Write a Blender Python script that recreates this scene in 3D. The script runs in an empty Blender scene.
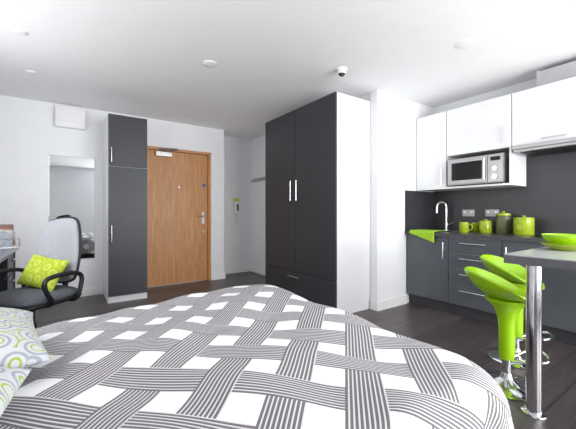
import bpy, bmesh, math, random
from mathutils import Vector, Matrix
random.seed(3)
S=bpy.context.scene
COL=S.collection
def lin(c): return tuple(((v/255)/12.92 if v/255<=0.04045 else (((v/255)+0.055)/1.055)**2.4) for v in c)
# ---------------- materials
def mat(name,rgb,rough=0.5,metal=0.0,var=0.04,scale=6,bump=0.0,bscale=60,coat=0.0,spec=0.5):
    m=bpy.data.materials.new(name); m.use_nodes=True
    nt=m.node_tree; b=nt.nodes['Principled BSDF']
    c=lin(rgb)
    tc=nt.nodes.new('ShaderNodeTexCoord')
    n=nt.nodes.new('ShaderNodeTexNoise'); n.inputs['Scale'].default_value=scale
    nt.links.new(tc.outputs['Object'],n.inputs['Vector'])
    r=nt.nodes.new('ShaderNodeValToRGB')
    r.color_ramp.elements[0].position=0.3; r.color_ramp.elements[1].position=0.7
    r.color_ramp.elements[0].color=(*[v*(1-var) for v in c],1)
    r.color_ramp.elements[1].color=(*[min(1,v*(1+var)) for v in c],1)
    nt.links.new(n.outputs['Fac'],r.inputs['Fac']); nt.links.new(r.outputs['Color'],b.inputs['Base Color'])
    b.inputs['Roughness'].default_value=rough; b.inputs['Metallic'].default_value=metal
    b.inputs['Coat Weight'].default_value=coat
    b.inputs['Specular IOR Level'].default_value=spec
    if bump>0:
        n2=nt.nodes.new('ShaderNodeTexNoise'); n2.inputs['Scale'].default_value=bscale
        nt.links.new(tc.outputs['Object'],n2.inputs['Vector'])
        bp=nt.nodes.new('ShaderNodeBump'); bp.inputs['Strength'].default_value=bump; bp.inputs['Distance'].default_value=0.01
        nt.links.new(n2.outputs['Fac'],bp.inputs['Height']); nt.links.new(bp.outputs['Normal'],b.inputs['Normal'])
    return m
WALL=mat('wall_paint',(236,237,239),0.9,var=0.01,bump=0.03)
CEIL=mat('ceiling_paint',(240,240,241),0.95,var=0.01)
TRIM=mat('trim_white',(240,240,240),0.4,var=0.01)
WHITEP=mat('white_plastic',(235,235,235),0.35,var=0.01)
DOORG=mat('graphite_laminate',(60,62,66),0.42,var=0.05,scale=3,spec=0.35)
KITG=mat('grey_gloss_front',(80,83,89),0.3,var=0.03)
CABW=mat('white_gloss',(232,232,234),0.22,var=0.01)
CARC=mat('white_carcass',(224,224,227),0.45,var=0.01)
SPL=mat('splashback_graphite',(54,54,58),0.4,var=0.05)
WTOP=mat('worktop_dark',(66,66,70),0.3,var=0.12,scale=80)
DESKT=mat('desk_top_grey',(112,114,120),0.22,var=0.04)
BARE=mat('bar_edge',(84,84,88),0.35,var=0.1,scale=80)
BART=mat('bar_top',(186,187,190),0.2,var=0.06,scale=80)
CHR=mat('chrome',(225,225,228),0.12,1.0,var=0.02)
STEEL=mat('brushed_steel',(172,172,172),0.36,1.0,var=0.05)
BLK=mat('black_plastic',(26,26,28),0.45)
DGL=mat('dark_glass',(30,30,32),0.12,spec=0.3)
LIME=mat('lime_plastic',(152,200,14),0.25,var=0.02,coat=0.3)
LIMEC=mat('lime_ceramic',(160,182,38),0.2,var=0.04,coat=0.4)
OLIVE=mat('dark_olive_ceramic',(92,98,60),0.3)
GFAB=mat('grey_fabric',(164,166,173),0.95,var=0.08,scale=60,bump=0.3,bscale=300)
DFAB=mat('dark_fabric',(96,98,106),0.95,var=0.1,scale=60,bump=0.3,bscale=300)
TOWEL=mat('lime_towel_cloth',(156,196,48),0.95,var=0.1,scale=40,bump=0.5,bscale=250)
PLINTH=mat('plinth',(56,56,60),0.4)
BLUE=mat('blue_sign',(60,110,160),0.5)
YEL=mat('yellow_plastic',(205,215,60),0.4)
SOCK=mat('socket_white',(170,170,172),0.35)
DUCT=mat('duct_grey',(170,170,174),.5)
HOOK=mat('hook_grey',(176,178,182),.4)
MIR=mat('mirror_silver',(222,226,228),0.02,1.0,var=0.005)
def wood():
    m=bpy.data.materials.new('oak_veneer'); m.use_nodes=True; nt=m.node_tree; b=nt.nodes['Principled BSDF']
    tc=nt.nodes.new('ShaderNodeTexCoord'); mp=nt.nodes.new('ShaderNodeMapping')
    mp.inputs['Scale'].default_value=(14,14,1.1)
    nt.links.new(tc.outputs['Object'],mp.inputs['Vector'])
    n=nt.nodes.new('ShaderNodeTexNoise'); n.inputs['Scale'].default_value=2.2; n.inputs['Detail'].default_value=8; n.inputs['Distortion'].default_value=1.2
    nt.links.new(mp.outputs['Vector'],n.inputs['Vector'])
    r=nt.nodes.new('ShaderNodeValToRGB')
    r.color_ramp.elements[0].position=0.3; r.color_ramp.elements[0].color=(*lin((176,118,66)),1)
    r.color_ramp.elements[1].position=0.7; r.color_ramp.elements[1].color=(*lin((204,150,98)),1)
    nt.links.new(n.outputs['Fac'],r.inputs['Fac']); nt.links.new(r.outputs['Color'],b.inputs['Base Color'])
    b.inputs['Roughness'].default_value=0.45
    return m
OAK=wood()
def floor_m():
    m=bpy.data.materials.new('dark_wood_planks'); m.use_nodes=True; nt=m.node_tree; b=nt.nodes['Principled BSDF']
    tc=nt.nodes.new('ShaderNodeTexCoord')
    br=nt.nodes.new('ShaderNodeTexBrick'); br.inputs['Scale'].default_value=1.0
    br.inputs['Brick Width'].default_value=1.2; br.inputs['Row Height'].default_value=0.15
    br.inputs['Mortar Size'].default_value=0.003
    br.inputs['Color1'].default_value=(*lin((90,82,82)),1); br.inputs['Color2'].default_value=(*lin((66,60,62)),1)
    br.inputs['Mortar'].default_value=(*lin((32,28,28)),1)
    nt.links.new(tc.outputs['Object'],br.inputs['Vector'])
    mp=nt.nodes.new('ShaderNodeMapping'); mp.inputs['Scale'].default_value=(1.5,22,1)
    nt.links.new(tc.outputs['Object'],mp.inputs['Vector'])
    n=nt.nodes.new('ShaderNodeTexNoise'); n.inputs['Scale'].default_value=2; n.inputs['Detail'].default_value=8
    nt.links.new(mp.outputs['Vector'],n.inputs['Vector'])
    r=nt.nodes.new('ShaderNodeValToRGB'); r.color_ramp.elements[0].position=0.3;r.color_ramp.elements[1].position=0.7
    r.color_ramp.elements[0].color=(0.6,0.6,0.6,1); r.color_ramp.elements[1].color=(1.25,1.2,1.2,1)
    nt.links.new(n.outputs['Fac'],r.inputs['Fac'])
    mx=nt.nodes.new('ShaderNodeMix'); mx.data_type='RGBA'; mx.blend_type='MULTIPLY'; mx.inputs['Factor'].default_value=1
    nt.links.new(br.outputs['Color'],mx.inputs[6]); nt.links.new(r.outputs['Color'],mx.inputs[7])
    nt.links.new(mx.outputs[2],b.inputs['Base Color']); b.inputs['Roughness'].default_value=0.38
    return m
FLOOR=floor_m()
def duvet_m():
    m=bpy.data.materials.new('woven_print_cotton'); m.use_nodes=True; nt=m.node_tree; b=nt.nodes['Principled BSDF']
    L=nt.links.new
    uv=nt.nodes.new('ShaderNodeUVMap'); uv.uv_map='UVMap'
    sp=nt.nodes.new('ShaderNodeSeparateXYZ'); L(uv.outputs['UV'],sp.inputs[0])
    def M(op,a,b_=None):
        n=nt.nodes.new('ShaderNodeMath'); n.operation=op
        for i,v in enumerate((a,b_)):
            if v is None: continue
            if isinstance(v,(int,float)): n.inputs[i].default_value=v
            else: L(v,n.inputs[i])
        return n.outputs[0]
    P=0.205*1.41421; W=0.53; N=9
    u,v=sp.outputs[0],sp.outputs[1]
    p=M('ADD',M('DIVIDE',M('ADD',u,v),P),50.0); q=M('ADD',M('DIVIDE',M('SUBTRACT',u,v),P),50.0)
    fp=M('FRACT',p); fq=M('FRACT',q)
    A=M('LESS_THAN',fp,W); B=M('LESS_THAN',fq,W)
    par=M('MODULO',M('ADD',M('FLOOR',p),M('FLOOR',q)),2.0)
    par=M('GREATER_THAN',par,0.5)
    Av=M('MULTIPLY',A,M('MAXIMUM',M('SUBTRACT',1.0,B),par))
    Bv=M('MULTIPLY',B,M('SUBTRACT',1.0,M('MULTIPLY',A,par)))
    sA=M('LESS_THAN',M('FRACT',M('MULTIPLY',fp,N/W)),0.64)
    sB=M('LESS_THAN',M('FRACT',M('MULTIPLY',fq,N/W)),0.64)
    f=M('MAXIMUM',M('MULTIPLY',Av,sA),M('MULTIPLY',Bv,sB))
    base=M('MAXIMUM',A,B)
    m0=nt.nodes.new('ShaderNodeMix'); m0.data_type='RGBA'; L(base,m0.inputs['Factor'])
    m0.inputs[6].default_value=(*lin((236,236,240)),1); m0.inputs[7].default_value=(*lin((212,210,213)),1)
    mx=nt.nodes.new('ShaderNodeMix'); mx.data_type='RGBA'
    L(f,mx.inputs['Factor']); L(m0.outputs[2],mx.inputs[6]); mx.inputs[7].default_value=(*lin((108,105,108)),1)
    L(mx.outputs[2],b.inputs['Base Color']); b.inputs['Roughness'].default_value=0.9
    return m
DUV=duvet_m()
def ring_m(name,c0,c1,c2,scale,freq,w1=0.25,w2=0.15):
    m=bpy.data.materials.new(name); m.use_nodes=True; nt=m.node_tree; b=nt.nodes['Principled BSDF']; L=nt.links.new
    tc=nt.nodes.new('ShaderNodeTexCoord'); vo=nt.nodes.new('ShaderNodeTexVoronoi'); vo.voronoi_dimensions='2D'
    vo.inputs['Scale'].default_value=scale; vo.inputs['Randomness'].default_value=0.7; L(tc.outputs['Object'],vo.inputs['Vector'])
    mu=nt.nodes.new('ShaderNodeMath'); mu.operation='MULTIPLY'; mu.inputs[1].default_value=freq; L(vo.outputs['Distance'],mu.inputs[0])
    fr=nt.nodes.new('ShaderNodeMath'); fr.operation='FRACT'; L(mu.outputs[0],fr.inputs[0])
    r=nt.nodes.new('ShaderNodeValToRGB'); r.color_ramp.interpolation='CONSTANT'
    e=r.color_ramp.elements; e[0].position=0; e[0].color=(*lin(c0),1); e[1].position=0.4; e[1].color=(*lin(c1),1)
    x=e.new(0.4+w1); x.color=(*lin(c0),1); y=e.new(1-w2); y.color=(*lin(c2),1)
    L(fr.outputs[0],r.inputs['Fac']); L(r.outputs['Color'],b.inputs['Base Color']); b.inputs['Roughness'].default_value=0.9
    return m
PILM=ring_m('circle_print_cotton',(196,199,204),(160,178,84),(156,160,168),12,2.4,0.15,0.24)
CUSH=ring_m('lime_print_cotton',(172,188,50),(192,202,90),(152,172,38),11,2.2)
MAG=[mat('magazine_%d'%i,c,0.4,var=0.3,scale=20) for i,c in enumerate([(120,92,80),(170,178,190),(205,200,190),(150,90,80)])]
# ---------------- helpers
def link(o,parent=None):
    COL.objects.link(o)
    if parent: o.parent=parent
    return o
def grp(name,loc=(0,0,0),rotz=0):
    e=bpy.data.objects.new(name,None); e.empty_display_size=0.1; COL.objects.link(e)
    e.location=loc; e.rotation_euler=(0,0,rotz); return e
def fin(name,bm,m,parent=None,smooth=False,mods=None):
    me=bpy.data.meshes.new(name); bmesh.ops.recalc_face_normals(bm,faces=bm.faces); bm.to_mesh(me); bm.free()
    if smooth:
        for p in me.polygons: p.use_smooth=True
    me.materials.append(m)
    return link(bpy.data.objects.new(name,me),parent)
def box(name,x0,x1,y0,y1,z0,z1,m,parent=None,bev=0.0):
    c=Vector(((x0+x1)/2,(y0+y1)/2,(z0+z1)/2))
    bm=bmesh.new(); bmesh.ops.create_cube(bm,size=1)
    for v in bm.verts: v.co=Vector((v.co.x*abs(x1-x0),v.co.y*abs(y1-y0),v.co.z*abs(z1-z0)))
    if bev>0: bmesh.ops.bevel(bm,geom=list(bm.edges),offset=bev,segments=2,affect='EDGES',profile=0.7)
    o=fin(name,bm,m,parent); o.location=c; return o
def lathe(name,prof,m,parent=None,loc=(0,0,0),seg=40,smooth=True):
    bm=bmesh.new(); rings=[]
    for r,z in prof:
        if r<1e-6: rings.append([bm.verts.new((0,0,z))])
        else: rings.append([bm.verts.new((r*math.cos(2*math.pi*i/seg),r*math.sin(2*math.pi*i/seg),z)) for i in range(seg)])
    for a,b in zip(rings,rings[1:]):
        for i in range(seg):
            j=(i+1)%seg
            if len(a)==1 and len(b)==1: continue
            if len(a)==1: bm.faces.new((a[0],b[j],b[i]))
            elif len(b)==1: bm.faces.new((a[i],a[j],b[0]))
            else: bm.faces.new((a[i],a[j],b[j],b[i]))
    o=fin(name,bm,m,parent,smooth); o.location=loc
    if smooth:
        md=o.modifiers.new('es','EDGE_SPLIT'); md.split_angle=math.radians(40)
    return o
def tube(name,pts,r,m,parent=None,closed=False,res=8,smoothcurve=True):
    cu=bpy.data.curves.new(name,'CURVE'); cu.dimensions='3D'; cu.bevel_depth=r; cu.bevel_resolution=4; cu.resolution_u=res; cu.use_fill_caps=True
    sp=cu.splines.new('NURBS' if smoothcurve else 'POLY'); sp.points.add(len(pts)-1)
    for p,c in zip(sp.points,pts): p.co=(*c,1)
    if smoothcurve: sp.order_u=3; sp.use_endpoint_u=not closed
    sp.use_cyclic_u=closed
    o=bpy.data.objects.new(name,cu); cu.materials.append(m); link(o,parent)
    dg=bpy.context.evaluated_depsgraph_get(); dg.update()
    me=bpy.data.meshes.new_from_object(o.evaluated_get(dg)); 
    for p in me.polygons: p.use_smooth=True
    o2=bpy.data.objects.new(name,me); link(o2,parent); bpy.data.objects.remove(o); o2.name=name
    return o2
def bar_handle(name,p0,p1,out,parent,r=0.006,m=None):
    m=m or CHR; p0=Vector(p0);p1=Vector(p1);out=Vector(out); d=(p1-p0)
    tube(name,[p0+out,p1+out],r,m,parent,smoothcurve=False)
    for k,t in enumerate((0.12,0.88)):
        a=p0+d*t; tube(name+'_post_%d'%k,[a,a+out],r*0.8,m,parent,smoothcurve=False)
def pillow(name,a,b,t,m,parent=None,n=28,pw=2.6,egg=0.0,pinch=0.06,bend=0.0):
    bm=bmesh.new(); G={}
    def pos(i,j,s):
        u=-1+2*i/n; v=-1+2*j/n
        u=math.sin(u*math.pi/2); v=math.sin(v*math.pi/2)
        h=max(0,(1-abs(u)**pw))**0.5*max(0,(1-abs(v)**pw))**0.5
        if pinch>=0:
            x=a*u*(1-pinch*(1-v*v)); y=b*v*(1-pinch*(1-u*u))
        else:
            k=-pinch
            x=a*u*math.sqrt(max(0,1-k*v*v/2)); y=b*v*math.sqrt(max(0,1-k*u*u/2))
        y*= (1-egg*u)
        z=s*t*h + bend*(v*v)
        return (x,y,z)
    for s in (1,-1):
        for i in range(n+1):
            for j in range(n+1):
                e=i in(0,n) or j in(0,n)
                if s==-1 and e: G[(i,j,s)]=G[(i,j,1)]
                else: G[(i,j,s)]=bm.verts.new(pos(i,j,s))
        for i in range(n):
            for j in range(n):
                bm.faces.new([G[(i,j,s)],G[(i+1,j,s)],G[(i+1,j+1,s)],G[(i,j+1,s)]])
    return fin(name,bm,m,parent,True)
# ---------------- room
H=2.49; YD=5.02; YR=5.38; XL=-1.0; XW=2.9; XP=2.885; XK=4.0; YP=2.38; YB=-1.7
g=grp('floor'); box('floor_slab',XL-.1,XK+.1,YB-.1,YR+.1,-.1,0,FLOOR,g)
g=grp('ceiling'); box('ceiling_slab',XL-.1,XK+.1,YB-.1,YR+.1,H,H+.1,CEIL,g)
g=grp('wall_door'); box('mirror_section',XL-.1,0.95,YD,YD+.1,0,H,WALL,g)
box('door_header',0.95,1.96,YD,YD+.1,2.085,H,WALL,g)
box('pier',1.96,2.19,YD,YD+.46,0,H,WALL,g)
g=grp('wall_recess'); box('recess_face',2.19,XW,YR,YR+.1,0,H,WALL,g)
g=grp('wall_wardrobe'); box('wardrobe_wall_face',XW,XW+.1,2.48,YR+.1,0,H,WALL,g)
g=grp('wall_partition'); box('partition_face',XP,XK,YP,YP+.1,0,H,WALL,g)
g=grp('wall_kitchen'); box('kitchen_wall_face',XK,XK+.1,YB-.1,YP+.1,0,H,WALL,g)
g=grp('wall_left')
wy0,wy1,wz0,wz1=1.4,3.6,1.0,2.25
box('below',XL-.1,XL,YB,YD,0,wz0,WALL,g); box('above',XL-.1,XL,YB,YD,wz1,H,WALL,g)
box('side_near',XL-.1,XL,YB,wy0,wz0,wz1,WALL,g); box('side_far',XL-.1,XL,wy1,YD,wz0,wz1,WALL,g)
g=grp('added_left_window')  # window added in the unseen left wall to let in side light
for nm,a in (('jamb_a',(wy0,wy0+.06,wz0,wz1)),('jamb_b',(wy1-.06,wy1,wz0,wz1)),('mullion',((wy0+wy1)/2-.03,(wy0+wy1)/2+.03,wz0,wz1)),('sill',(wy0,wy1,wz0,wz0+.06)),('head',(wy0,wy1,wz1-.06,wz1))):
    box(nm,XL-.08,XL-.02,*a,TRIM,g)
g=grp('wall_back'); bx0,bx1,bz0,bz1=0.95,3.9,0.3,2.35
box('below',XL-.1,XK,YB-.1,YB,0,bz0,WALL,g); box('above',XL-.1,XK,YB-.1,YB,bz1,H,WALL,g)
box('side_a',XL-.1,bx0,YB-.1,YB,bz0,bz1,WALL,g); box('side_b',bx1,XK,YB-.1,YB,bz0,bz1,WALL,g)
g=grp('window_2')
for nm,a in (('jamb_a',(bx0,bx0+.06,bz0,bz1)),('jamb_b',(bx1-.06,bx1,bz0,bz1)),('mullion_a',(1.90,1.96,bz0,bz1)),('mullion_b',(2.9,2.96,bz0,bz1)),('sill',(bx0,bx1,bz0,bz0+.06)),('head',(bx0,bx1,bz1-.06,bz1))):
    box(nm,a[0],a[1],YB-.08,YB-.02,a[2],a[3],TRIM,g)
g=grp('baseboard_door_wall'); box('run_a',XL,.425,YD-.018,YD,0,.1,TRIM,g); box('run_b',1.965,2.208,YD-.018,YD,0,.1,TRIM,g)
box('run_c',2.19,2.208,YD,YR,0,.1,TRIM,g)
g=grp('baseboard_recess'); box('run',2.208,XW,YR-.018,YR,0,.1,TRIM,g)
g=grp('baseboard_wardrobe_wall'); box('run',XW-.018,XW,3.95,YR-.018,0,.1,TRIM,g)
g=grp('baseboard_partition'); box('run',XP-.018,3.41,YP-.018,YP,0,.1,TRIM,g); box('return',XP-.018,XP,YP,YP+.09,0,.1,TRIM,g)
# ---------------- entrance door
g=grp('door_1')
box('leaf',1.0,1.91,YD+.03,YD+.075,.01,2.04,OAK,g,.003)
box('frame_left',.955,.997,YD-.012,YD+.1,0,2.08,OAK,g); box('frame_right',1.913,1.955,YD-.012,YD+.1,0,2.08,OAK,g); box('frame_top',.997,1.913,YD-.012,YD+.1,2.043,2.08,OAK,g)
box('handle_plate',1.82,1.862,YD+.022,YD+.03,.92,1.12,STEEL,g,.003)
tube('lever',[(1.84,YD+.025,1.05),(1.84,YD-.03,1.05),(1.82,YD-.035,1.05),(1.72,YD-.035,1.05)],.009,STEEL,g)
lathe('thumbturn',[(0,0),(.022,0),(.022,.02),(0,.02)],STEEL,g,(1.84,YD+.03,.8)).rotation_euler=(math.pi/2,0,0)
lathe('fire_sign',[(0,0),(.03,0),(.03,.003),(0,.003)],BLUE,g,(1.85,YD+.03,1.55)).rotation_euler=(math.pi/2,0,0)
lathe('peephole',[(0,0),(.014,0),(.012,.006),(0,.006)],STEEL,g,(1.455,YD+.03,1.5)).rotation_euler=(math.pi/2,0,0)
box('closer_body',1.10,1.34,YD-.03,YD+.03,1.955,2.02,STEEL,g,.006)
tube('closer_arm_a',[(1.22,YD-.01,2.03),(1.36,YD-.22,2.03)],.012,STEEL,g,smoothcurve=False); tube('closer_arm_b',[(1.36,YD-.22,2.04),(1.15,YD-.015,2.06)],.012,STEEL,g,smoothcurve=False)
# ---------------- tall cabinet by door
g=grp('tall_cupboard')
x0,x1,y0,y1=.428,.872,4.44,YD-.002
box('side_left',x0,x0+.018,y0,y1,0,2.31,CARC,g); box('side_right',x1-.018,x1,y0,y1,0,2.31,CARC,g)
box('top',x0+.018,x1-.018,y0,y1,2.292,2.31,CARC,g); box('back',x0+.018,x1-.018,y1-.01,y1,.08,2.29,CARC,g)
box('plinth',x0+.018,x1-.018,y0+.0,y0+.02,0,.075,CARC,g)
box('shelf',x0+.018,x1-.018,y0+.02,y1-.01,1.66,1.678,CARC,g)
box('door_upper',x0+.003,x1-.003,y0-.02,y0-.001,1.678,2.308,DOORG,g,.002); box('door_lower',x0+.003,x1-.003,y0-.02,y0-.001,.08,1.668,DOORG,g,.002)
bar_handle('handle_upper',(x0+.035,y0-.02,1.72),(x0+.035,y0-.02,1.9),(0,-.03,0),g)
bar_handle('handle_lower',(x0+.035,y0-.02,.75),(x0+.035,y0-.02,.95),(0,-.03,0),g)
# ---------------- big wardrobe
g=grp('wardrobe'); xf=2.345; yn=2.485; yf=3.93; ym=3.21; zt=2.385
box('side_near',xf+.02,XW-.002,yn,yn+.02,0,zt,CARC,g); box('side_far',xf+.02,XW-.002,yf-.02,yf,0,zt,CARC,g)
box('top',xf+.02,XW-.002,yn+.02,yf-.02,zt-.02,zt,CARC,g); box('back',XW-.012,XW-.002,yn+.02,yf-.02,.08,zt-.02,CARC,g)
box('plinth',xf+.05,xf+.07,yn+.02,yf-.02,0,.07,DOORG,g)
box('door_near',xf,xf+.019,yn,ym-.003,.375,zt,DOORG,g,.002); box('door_far',xf,xf+.019,ym+.003,yf,.375,zt,DOORG,g,.002)
box('drawer_front',xf,xf+.019,yn,yf,.075,.370,DOORG,g,.002)
for k,yy in enumerate((ym-.06,ym+.06)): bar_handle('handle_%d'%k,(xf,yy,1.25),(xf,yy,1.50),(-.032,0,0),g,.007)
bar_handle('drawer_handle',(xf,ym-.12,.31),(xf,ym+.12,.31),(-.032,0,0),g,.007)
# ---------------- mirror, alarm, phone, hooks, socket
g=grp('wall_mirror'); box('glass',-.167,.325,YD-.012,YD-.006,.5,1.83,MIR,g,.002); box('backing',-.172,.33,YD-.006,YD,.495,1.835,STEEL,g)
g=grp('alarm_unit'); box('case',-.10,.215,YD-.09,YD,2.19,2.44,WHITEP,g,.012); box('grille',-.07,.185,YD-.094,YD-.088,2.21,2.24,TRIM,g,.002)
g=grp('entry_phone'); box('base',2.53,2.63,YR-.03,YR,1.10,1.38,WHITEP,g,.006)
box('handset',2.535,2.575,YR-.06,YR-.032,1.09,1.30,WHITEP,g,.01); box('label',2.53,2.63,YR-.034,YR-.03,1.31,1.375,YEL,g); box('keypad',2.585,2.62,YR-.034,YR-.03,1.14,1.26,BLK,g)
tube('cord',[(2.555,YR-.04,1.09),(2.555,YR-.04,1.0),(2.58,YR-.04,.88),(2.61,YR-.04,1.0),(2.605,YR-.02,1.11)],.005,WHITEP,g)
g=grp('coat_hook_rail'); box('rail',XW-.02,XW,4.85,5.3,1.68,1.74,HOOK,g,.004)
for k in range(4):
    y=4.92+k*.105; tube('hook_%d'%k,[(XW-.02,y,1.72),(XW-.06,y,1.71),(XW-.065,y,1.68),(XW-.06,y,1.66),(XW-.09,y,1.70)],.007,HOOK,g)
g=grp('light_switch'); box('plate',2.03,2.115,YD-.008,YD,1.2,1.285,WHITEP,g,.002); box('rocker',2.06,2.085,YD-.013,YD-.008,1.22,1.265,WHITEP,g,.002)
# ---------------- ceiling items
def ceil_disc(name,x,y,r,h,m=WHITEP,core=None):
    g=grp(name,(x,y,H)); lathe('body',[(0,-h),(r*.55,-h),(r*.85,-h*.75),(r,-h*.25),(r,0),(0,0)],m,g)
    if core: lathe('core',core[0],core[1],g)
ceil_disc('motion_sensor',2.19,2.236,.05,.03,core=([(0,-.07),(.02,-.068),(.03,-.056),(.032,-.045),(.028,-.03),(0,-.03)],BLK))
lathe('sensor_head',[(.0,-.05),(.036,-.048),(.042,-.04),(.042,-.03),(0,-.03)],WHITEP,bpy.data.objects['motion_sensor'])
ceil_disc('smoke_detector',1.107,2.86,.07,.01,CEIL)
ceil_disc('ceiling_lamp',2.70,1.32,.085,.006,CEIL)
ceil_disc('ceiling_downlight',-.283,3.187,.05,.012); ceil_disc('ceiling_downlight.001',-.275,4.036,.045,.012)  # small unlit discs standing for ceiling downlights
# ---------------- desk
g=grp('desk'); box('top',XL+.005,-.4,2.25,4.42,.72,.75,DESKT,g,.003)
box('end_panel_far',XL+.005,-.43,4.39,4.42,0,.72,DOORG,g); box('end_panel_near',XL+.005,-.43,2.25,2.28,0,.72,DOORG,g)
box('pedestal',XL+.01,-.46,3.95,4.38,.06,.70,DOORG,g)
for k in range(3):
    z=.07+k*.21; box('drawer_%d'%k,-.46,-.44,3.955,4.375,z,z+.2,DOORG,g,.003); bar_handle('dh_%d'%k,(-.44,4.07,z+.15),(-.44,4.26,z+.15),(.025,0,0),g)
g=grp('magazine_rack',(-.50,4.28,.75),.35)
box('base',-.11,.11,-.06,.06,0,.01,STEEL,g)
for k in range(4):
    o=box('magazine_%d'%k,-.09+.01*k,.05+.01*k,-.045+.025*k,-.037+.025*k,.014,.16+.025*k,MAG[(k+1)%4],g); o.rotation_euler=(math.radians(-9),math.radians([12,4,-8,2][k]),0)
tube('wire_front',[(-.10,-.06,.01),(-.10,-.075,.09),(.10,-.075,.09),(.10,-.06,.01)],.004,STEEL,g,smoothcurve=False)
tube('wire_back',[(-.10,.06,.01),(-.10,.075,.15),(.10,.075,.15),(.10,.06,.01)],.004,STEEL,g,smoothcurve=False)
# ---------------- office chair
ang=math.atan2(-.66,-.75)
CP=(-.20,3.05,0)
ch=grp('office_chair',CP,ang)
for k in range(5):
    a=2*math.pi*k/5+.3; c,s=math.cos(a),math.sin(a)
    tube('base_arm_%d'%k,[(0.02*c,.02*s,.12),(.15*c,.15*s,.105),(.29*c,.29*s,.075)],.018,BLK,ch)
    w=lathe('castor_%d'%k,[(0,-.022),(.027,-.022),(.03,-.012),(.03,.012),(.027,.022),(0,.022)],BLK,ch,(.28*c,.28*s,.031)); w.rotation_euler=(math.pi/2,0,a)
lathe('hub',[(0,.07),(.04,.07),(.04,.14),(.028,.15),(0,.15)],BLK,ch)
lathe('gas_lift',[(0,.12),(.026,.12),(.026,.28),(.016,.28),(.016,.42),(0,.42)],BLK,ch)
box('mechanism',-.12,.1,-.07,.07,.405,.435,BLK,ch,.01)
o=pillow('seat_shell',.255,.25,.03,BLK,ch,pinch=-.45,pw=6); o.location=(0,0,.452)
o=pillow('seat_pad',.25,.245,.05,DFAB,ch,pinch=-.45,pw=4); o.location=(0,0,.482)
def upright(o,loc,tilt,roll=0):
    M=Matrix(((0,0,1,0),(0,-1,0,0),(1,0,0,0),(0,0,0,1)))
    R=Matrix.Rotation(tilt,4,'Y')@Matrix.Rotation(roll,4,'X')
    o.matrix_local=Matrix.Translation(loc)@R@M
o=pillow('back_shell',.275,.215,.022,BLK,ch,pinch=-.6,pw=6,egg=.14,bend=.05); upright(o,(-.265,0,.80),math.radians(-10))
o=pillow('back_pad',.262,.205,.045,GFAB,ch,pinch=-.6,pw=4,egg=.14,bend=.05); upright(o,(-.247,0,.80),math.radians(-10))
tube('back_spine',[(-.1,0,.42),(-.26,0,.42),(-.27,0,.5),(-.275,0,.7)],.02,BLK,ch)
for s,nm in ((1,'left'),(-1,'right')):
    y=.27*s
    tube('arm_loop_'+nm,[(-.13,.2*s,.435),(-.13,y,.435),(-.15,y+.01*s,.52),(-.17,y+.01*s,.62),(-.10,y+.01*s,.655),(.06,y+.01*s,.655),(.14,y+.01*s,.635),(.13,y+.01*s,.56),(.05,y,.45),(.05,.2*s,.435)],.016,BLK,ch)
cu=grp('scatter_cushion',CP,ang)
o=pillow('cushion_body',.125,.185,.055,CUSH,cu,pinch=.07,pw=2.4); upright(o,(-.07,.01,.645),math.radians(-28),math.radians(-7))
# ---------------- bed
g=grp('bed')
box('base',-.97,1.08,.50,1.80,.1,.30,DFAB,g,.02); box('mattress',-.97,1.10,.48,1.82,.30,.50,WHITEP,g,.05)
for k,(x,y) in enumerate(((-.9,.6),(-.9,1.7),(1.0,.6),(1.0,1.7))): lathe('leg_%d'%k,[(0,0),(.022,0),(.028,.1),(0,.1)],BLK,g,(x,y,0))
def duvet():
    bm=bmesh.new(); uvl=bm.loops.layers.uv.new('UVMap')
    X0,X1,Y0,Y1=-.93,1.11,.50,1.91; RC=.10; R=.10; Hang=.42; Z=.60
    nx,ny=160,140; S0,S1=X0,X1+Hang; T0,T1=Y0-Hang,Y1+Hang
    V={}; UV={}
    for i in range(nx+1):
        for j in range(ny+1):
            s=S0+(S1-S0)*i/nx; t=T0+(T1-T0)*j/ny
            cx=min(s,X1-RC); cy=min(max(t,Y0+RC),Y1-RC)
            dx,dy=s-cx,t-cy; dist=math.hypot(dx,dy)
            if dx<=1e-9:
                cy2=min(max(t,Y0),Y1); px,py=s,cy2; nxn,nyn=0,(1 if t>Y1 else -1); r=abs(t-cy2)
            else:
                if dist<=RC: px,py=s,t; r=0; nxn=nyn=0
                else:
                    nxn,nyn=dx/dist,dy/dist; px,py=cx+nxn*RC,cy+nyn*RC; r=dist-RC
            r=min(r,Hang+.06)
            if r<math.pi*R/2: h=R*math.sin(r/R); d=R*(1-math.cos(r/R))
            else: h=R; d=R+(r-math.pi*R/2)
            per=(px*1.0-py*1.3)
            fold=.018*min(1,r/.25)*(math.sin(per*19)+.5*math.sin(per*31+1))
            h+=fold+ .10*max(0,d-R)
            z=Z-d
            top=1-min(1,r/.2)
            # filling thins towards the pillow end, plumps towards the foot on the far side
            far=max(0,min(1,(t-1.0)/.8))
            slope=(-.055+.085*max(0,min(1,(s+.1)/1.15)))*far + (.0)*(1-far)
            ey=max(0,min(1,(t-Y0+.05)/.4))*max(0,min(1,(Y1+.05-t)/.4)); ex=max(0,min(1,(X1+.05-s)/.5))
            z+=top*(slope+.012*math.sqrt(ex*ey) +.006*math.sin(s*9+t*4)+.006*math.sin(t*11-s*5+1)+.005*math.sin(s*21+2*math.sin(t*7)))
            V[i,j]=bm.verts.new((px+nxn*h,py+nyn*h,max(z,.05))); UV[V[i,j]]=(s,t)
    for i in range(nx):
        for j in range(ny):
            f=bm.faces.new((V[i,j],V[i+1,j],V[i+1,j+1],V[i,j+1]))
            for l in f.loops: l[uvl].uv=UV[l.vert]
    o=fin('duvet',bm,DUV,g,True)
    md=o.modifiers.new('thick','SOLIDIFY'); md.thickness=.02; md.offset=-1
    return o
duvet()
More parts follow.
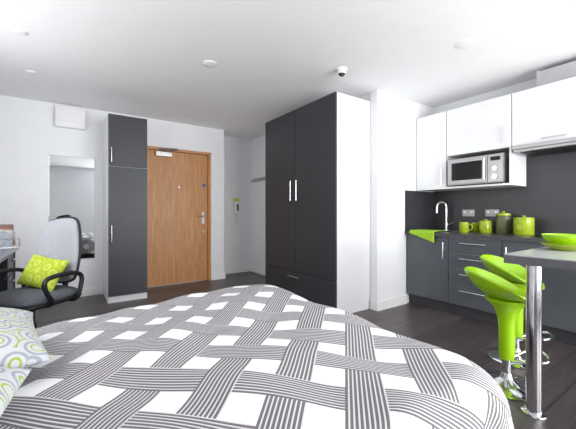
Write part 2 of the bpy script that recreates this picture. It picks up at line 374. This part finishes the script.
g=grp('headboard'); box('panel',-.995,-.975,.4,1.9,.2,1.0,DFAB,g,.01)
for k,(x,y,z,rx,ry,rz) in enumerate(((-.37,1.44,.685,1,5,8),(-.40,.95,.695,-1,4,-6))):
    p=grp('pillow' if k==0 else 'pillow.001'); o=pillow('pillow_body',.30,.29 if k==0 else .27,.095,PILM,p,pinch=.05,pw=2.3)
    o.location=(x,y+(.02 if k==0 else -.06),z); o.rotation_euler=(math.radians(rx),math.radians(ry),math.radians(rz))
# ---------------- kitchen base
KX=3.41; WT=.88
g=grp('kitchen_base_units')
box('carcass',KX+.02,XK-.002,-.6,YP-.004,.12,WT-.04,CARC,g); box('plinth',KX+.06,KX+.08,-.6,YP-.004,0,.12,PLINTH,g)
box('door_a',KX,KX+.019,1.857,2.374,.125,WT-.045,KITG,g,.002); bar_handle('door_a_handle',(KX,1.90,.60),(KX,1.90,.78),(-.03,0,0),g)
zs=[.125,.34,.51,.675,WT-.043]
for k in range(4):
    box('drawer_%d'%k,KX,KX+.019,1.337,1.851,zs[k],zs[k+1]-.005,KITG,g,.002)
    zz=zs[k+1]-.055; bar_handle('drawer_handle_%d'%k,(KX,1.46,zz),(KX,1.72,zz),(-.03,0,0),g)
box('door_d',KX,KX+.019,.765,1.33,.125,WT-.045,KITG,g,.002); bar_handle('door_d_handle',(KX,1.29,.60),(KX,1.29,.78),(-.03,0,0),g)
box('door_b',KX,KX+.019,.16,.755,.125,WT-.045,KITG,g,.002); box('door_c',KX,KX+.019,-.595,.155,.125,WT-.045,KITG,g,.002)
wx0=KX-.025; sx0,sx1,sy0,sy1=3.52,3.83,1.9,2.28
box('worktop_front',wx0,sx0,-.6,YP-.003,WT-.04,WT,WTOP,g); box('worktop_back',sx1,XK-.002,-.6,YP-.003,WT-.04,WT,WTOP,g)
box('worktop_right',sx0,sx1,-.6,sy0,WT-.04,WT,WTOP,g); box('worktop_left',sx0,sx1,sy1,YP-.003,WT-.04,WT,WTOP,g)
g=grp('kitchen_sink')
for nm,a in (('rim_f',(sx0-.012,sx0+.01,sy0-.012,sy1+.012)),('rim_b',(sx1-.01,sx1+.012,sy0-.012,sy1+.012)),('rim_l',(sx0,sx1,sy1-.01,sy1+.012)),('rim_r',(sx0,sx1,sy0-.012,sy0+.01))):
    box(nm,*a,WT,WT+.004,STEEL,g)
box('basin_floor',sx0+.001,sx1-.001,sy0+.001,sy1-.001,WT-.038,WT-.03,STEEL,g)
g=grp('kitchen_tap',(3.89,2.14,WT))
lathe('body',[(0,0),(.026,0),(.026,.01),(.018,.02),(.018,.1),(.014,.11),(0,.11)],CHR,g)
tube('spout',[(0,0,.1),(0,0,.22),(-.0,0,.32),(-.04,0.02,.36),(-.11,0.05,.34),(-.12,0.055,.27),(-.12,0.055,.22)],.012,CHR,g)
tube('lever',[(0,0,.07),(0,-.05,.08),(0,-.09,.11)],.007,CHR,g)
g=grp('hob'); box('glass',3.5,3.9,.66,1.14,WT,WT+.006,DGL,g,.002)
for k,(x,y) in enumerate(((3.6,.78),(3.6,1.02),(3.8,.78),(3.8,1.02))): lathe('ring_%d'%k,[(.06,0),(.065,0),(.065,.001),(.06,.001)],STEEL,g,(x,y,WT+.006))
g=grp('splashback'); box('back_panel',XK-.008,XK-.001,-.6,YP-.01,WT+.001,1.76,SPL,g); box('side_panel',KX-.02,XK-.009,YP-.010,YP-.002,WT+.001,1.375,SPL,g)
# ---------------- uppers
g=grp('kitchen_wall_units'); UX=3.62; UT=2.28
def cab(nm,y0,y1,z0,z1):
    box(nm+'_carcass',UX+.02,XK-.009,y0+.002,y1-.002,z0,z1,CABW,g); box(nm+'_door',UX,UX+.019,y0+.002,y1-.002,z0,z1,CABW,g,.002)
cab('tall',1.992,2.374,1.38,UT); cab('mid',1.333,1.988,1.755,UT); cab('right',.62,1.329,1.755,UT); cab('end',-.1,.616,1.755,UT)
box('niche_shelf',UX,XK-.009,1.333,1.99,1.38,1.40,CABW,g); box('niche_side',UX,XK-.009,1.333,1.351,1.40,1.754,CABW,g)
bar_handle('h_a',(UX,2.04,1.43),(UX,2.04,1.62),(-.028,0,0),g); bar_handle('h_b',(UX,1.375,1.80),(UX,1.375,1.98),(-.028,0,0),g)
bar_handle('h_c',(UX,.9,1.79),(UX,1.08,1.79),(-.028,0,0),g)
g=grp('extractor_hood'); box('body',UX-.02,XK-.01,.66,1.31,1.69,1.752,STEEL,g,.004); box('filter',UX+.03,XK-.04,.7,1.27,1.684,1.69,BLK,g); box('front_lip',UX-.05,UX-.021,.66,1.31,1.715,1.75,STEEL,g,.004)
g=grp('duct_boxing'); box('duct',3.68,XK-.002,-.3,1.14,2.285,2.44,DUCT,g,.004); box('duct_flange',3.67,XK-.002,1.12,1.145,2.283,2.445,DUCT,g,.003)
# microwave
g=grp('microwave'); my0,my1,mz0,mz1=1.385,1.955,1.41,1.705
box('case',UX-.03,XK-.03,my0,my1,mz0,mz1,STEEL,g,.005)
box('door_frame',UX-.045,UX-.031,my0+.15,my1-.005,mz0+.01,mz1-.01,STEEL,g,.004); box('window',UX-.048,UX-.045,my0+.20,my1-.05,mz0+.05,mz1-.05,DGL,g,.001)
box('panel',UX-.043,UX-.031,my0+.005,my0+.145,mz0+.01,mz1-.01,STEEL,g,.003); box('display',UX-.046,UX-.043,my0+.03,my0+.12,mz1-.07,mz1-.03,DGL,g)
for k in range(2):
    o=lathe('knob_%d'%k,[(0,0),(.025,0),(.022,.02),(0,.02)],CHR,g,(UX-.043,my0+.075,mz0+.06+.085*k)); o.rotation_euler=(0,-math.pi/2,0)
bar_handle('door_handle',(UX-.045,my0+.17,mz0+.04),(UX-.045,my0+.17,mz1-.04),(-.025,0,0),g,.007)
for k,(x,y) in enumerate(((UX,my0+.04),(UX,my1-.04),(XK-.08,my0+.04),(XK-.08,my1-.04))): lathe('foot_%d'%k,[(0,0),(.012,0),(.012,.0105),(0,.0105)],BLK,g,(x,y,1.40))
for k,y in enumerate((1.92,1.66)):
    g=grp('wall_socket' if k==0 else 'wall_socket.001'); box('plate',XK-.018,XK-.0085,y-.07,y+.07,1.06,1.14,SOCK,g,.003); box('switch_a',XK-.022,XK-.018,y-.05,y-.03,1.10,1.12,WHITEP,g); box('switch_b',XK-.022,XK-.018,y+.03,y+.05,1.10,1.12,WHITEP,g)
# ---------------- worktop things
def canister(name,x,y,r,h,m,lid):
    g=grp(name,(x,y,WT)); lathe('body',[(0,0),(r*.9,0),(r,.012),(r,h*.8),(r*.96,h*.82),(0,h*.82)],m,g)
    lathe('lid',[(0,h*.82),(r*.98,h*.82),(r,h*.84),(r*.98,h*.91),(r*.5,h*.94),(0,h*.94)],lid,g); lathe('knob',[(0,h*.94),(.012,h*.94),(.018,h*.98),(.014,h*1.02),(0,h*1.03)],lid,g)
    box('label',-r-.002,-r+.003,-.03,.03,h*.3,h*.55,m,g)
def mug(name,x,y,r,h,m,rz=0):
    g=grp(name,(x,y,WT),rz); lathe('cup',[(0,0),(r*.85,0),(r,.01),(r,h),(r-.005,h),(r-.006,.012),(0,.012)],m,g)
    tube('handle',[(0,-r+.003,h*.8),(0,-r-.025,h*.8),(0,-r-.035,h*.5),(0,-r-.02,h*.22),(0,-r+.004,h*.22)],.006,m,g)
canister('storage_canister',3.80,1.29,.088,.19,LIMEC,LIMEC)
canister('storage_canister.001',3.87,1.50,.07,.235,OLIVE,LIMEC)
canister('storage_canister.002',3.83,1.66,.062,.15,LIMEC,LIMEC)
mug('coffee_mug',3.72,1.84,.05,.115,LIMEC,0.5); mug('coffee_mug.001',3.9,1.80,.045,.11,LIMEC,-.5)
def towel():
    bm=bmesh.new(); n=22; mm=16; V={}
    for i in range(n+1):
        L=-.16+ .40*i/n
        for j in range(mm+1):
            y=1.99+.31*j/mm
            w=.004*math.sin(j*.9+i*.3)
            if L>=0: p=(wx0-.012+L,y+.05*L,WT+.010+abs(w))
            else: p=(wx0-.014-abs(w)*1.2,y,WT+.008+L*(.75-.6*j/mm))
            V[i,j]=bm.verts.new(p)
    for i in range(n):
        for j in range(mm): bm.faces.new((V[i,j],V[i+1,j],V[i+1,j+1],V[i,j+1]))
    o=fin('tea_towel',bm,TOWEL,None,True); md=o.modifiers.new('s','SOLIDIFY'); md.thickness=.006; md.offset=1
towel()
# ---------------- breakfast bar
g=grp('breakfast_bar'); box('top_core',1.95,wx0-.002,.12,.755,WT-.05,WT-.006,BARE,g,.003); box('top_surface',1.952,wx0-.002,.122,.753,WT-.006,WT,BART,g)
lathe('leg',[(0,.01),(.037,.01),(.037,WT-.058),(0,WT-.058)],CHR,g,(2.12,.672,0)); lathe('leg_foot',[(0,0),(.06,0),(.058,.008),(.04,.012),(0,.012)],CHR,g,(2.12,.672,0)); lathe('leg_collar',[(0,WT-.06),(.055,WT-.06),(.055,WT-.0505),(0,WT-.0505)],CHR,g,(2.12,.672,0))
lathe('leg_far',[(0,0),(.037,0),(.037,WT-.0505),(0,WT-.0505)],CHR,g,(2.12,.2,0))
g=grp('serving_bowl',(2.44,.62,WT))
lathe('dish',[(0,0),(.06,0),(.07,.008),(.115,.035),(.12,.04),(.112,.04),(.068,.014),(0,.012)],LIMEC,g)
lathe('bowl',[(0,.0125),(.05,.0125),(.06,.02),(.10,.065),(.112,.09),(.108,.092),(.094,.066),(.055,.028),(0,.024)],LIME,g)
g=grp('dinner_plate',(2.72,.42,WT)); lathe('plate',[(0,0),(.07,0),(.13,.015),(.13,.02),(.07,.008),(0,.006)],LIMEC,g)
# ---------------- stools
def stool(name,x,y,zs,rot):
    g=grp(name,(x,y,0),rot)
    lathe('floor_base',[(0,0),(.185,0),(.19,.006),(.17,.016),(.09,.03),(.04,.05),(.03,.08),(0,.08)],CHR,g)
    lathe('column',[(0,.06),(.026,.06),(.026,.30),(0,.30)],CHR,g)
    lathe('funnel',[(0,.17),(.040,.17),(.044,.20),(.046,zs-.2),(.052,zs-.14),(.075,zs-.07),(.12,zs-.03),(.125,zs-.012),(0,zs-.012)],LIME,g)
    tube('footrest',[(-.02,.025,.16),(-.10,.10,.20),(-.19,.10,.22),(-.22,0,.22),(-.19,-.10,.22),(-.10,-.10,.20),(-.02,-.025,.16)],.010,CHR,g)
    bm=bmesh.new(); NR,NT=14,48; rings=[]
    c=bm.verts.new((0,0,zs)); 
    for i in range(1,NR+1):
        r=i/NR; ring=[]
        for k in range(NT):
            a=2*math.pi*k/NT; b=(1+math.cos(a))/2; f=(1-math.cos(a))/2
            side=abs(math.sin(a))
            rx=.185+.035*b; ry=.20
            z=zs+ (r**2.6)*(.16*b**1.3 +.035*side) - (r**4)*.045*f**2
            ring.append(bm.verts.new((r*rx*math.cos(a)+.01,r*ry*math.sin(a),z)))
        rings.append(ring)
    for k in range(NT): bm.faces.new((c,rings[0][k],rings[0][(k+1)%NT]))
    for a_,b_ in zip(rings,rings[1:]):
        for k in range(NT): bm.faces.new((a_[k],b_[k],b_[(k+1)%NT],a_[(k+1)%NT]))
    o=fin('seat',bm,LIME,g,True); md=o.modifiers.new('s','SOLIDIFY'); md.thickness=.02; md.offset=-1
    bv=o.modifiers.new('sub','SUBSURF'); bv.levels=1; bv.render_levels=2
stool('bar_stool',2.32,.88,.57,math.radians(118))
stool('bar_stool.001',2.80,1.0,.60,math.radians(100))
# ---------------- lights
def area(name,loc,rot,sx,sy,e,col=(1,1,1)):
    l=bpy.data.lights.new(name,'AREA'); l.shape='RECTANGLE'; l.size=sx; l.size_y=sy; l.energy=e; l.color=col
    o=bpy.data.objects.new(name,l); COL.objects.link(o); o.location=loc; o.rotation_euler=rot; return o
area('daylight_back_window',((bx0+bx1)/2,YB-.12,(bz0+bz1)/2),(math.radians(102),0,math.radians(3)),bx1-bx0,bz1-bz0,205,(.99,.995,1))
area('added_left_window_light',(XL-.12,(wy0+wy1)/2,(wz0+wz1)/2),(math.radians(95),0,math.radians(-90)),wy1-wy0,wz1-wz0,32,(.99,.995,1))  # added lamp at the added left window, brightens wardrobe and kitchen fronts
w=bpy.data.worlds.new('sky'); S.world=w; w.use_nodes=True; nt=w.node_tree; bg=nt.nodes['Background']
bg.inputs[0].default_value=(.95,.97,1,1); bg.inputs[1].default_value=1.5
S.view_settings.view_transform='Standard'; S.view_settings.look='None'
# camera
cd=bpy.data.cameras.new('camera'); cam=bpy.data.objects.new('camera',cd); COL.objects.link(cam)
cam.location=(0,0,1.1); cam.rotation_euler=(math.radians(90),0,-math.radians(34.87)); cd.lens=20; cd.sensor_width=36; cd.shift_y=-.0026; cd.clip_start=.02
S.camera=cam
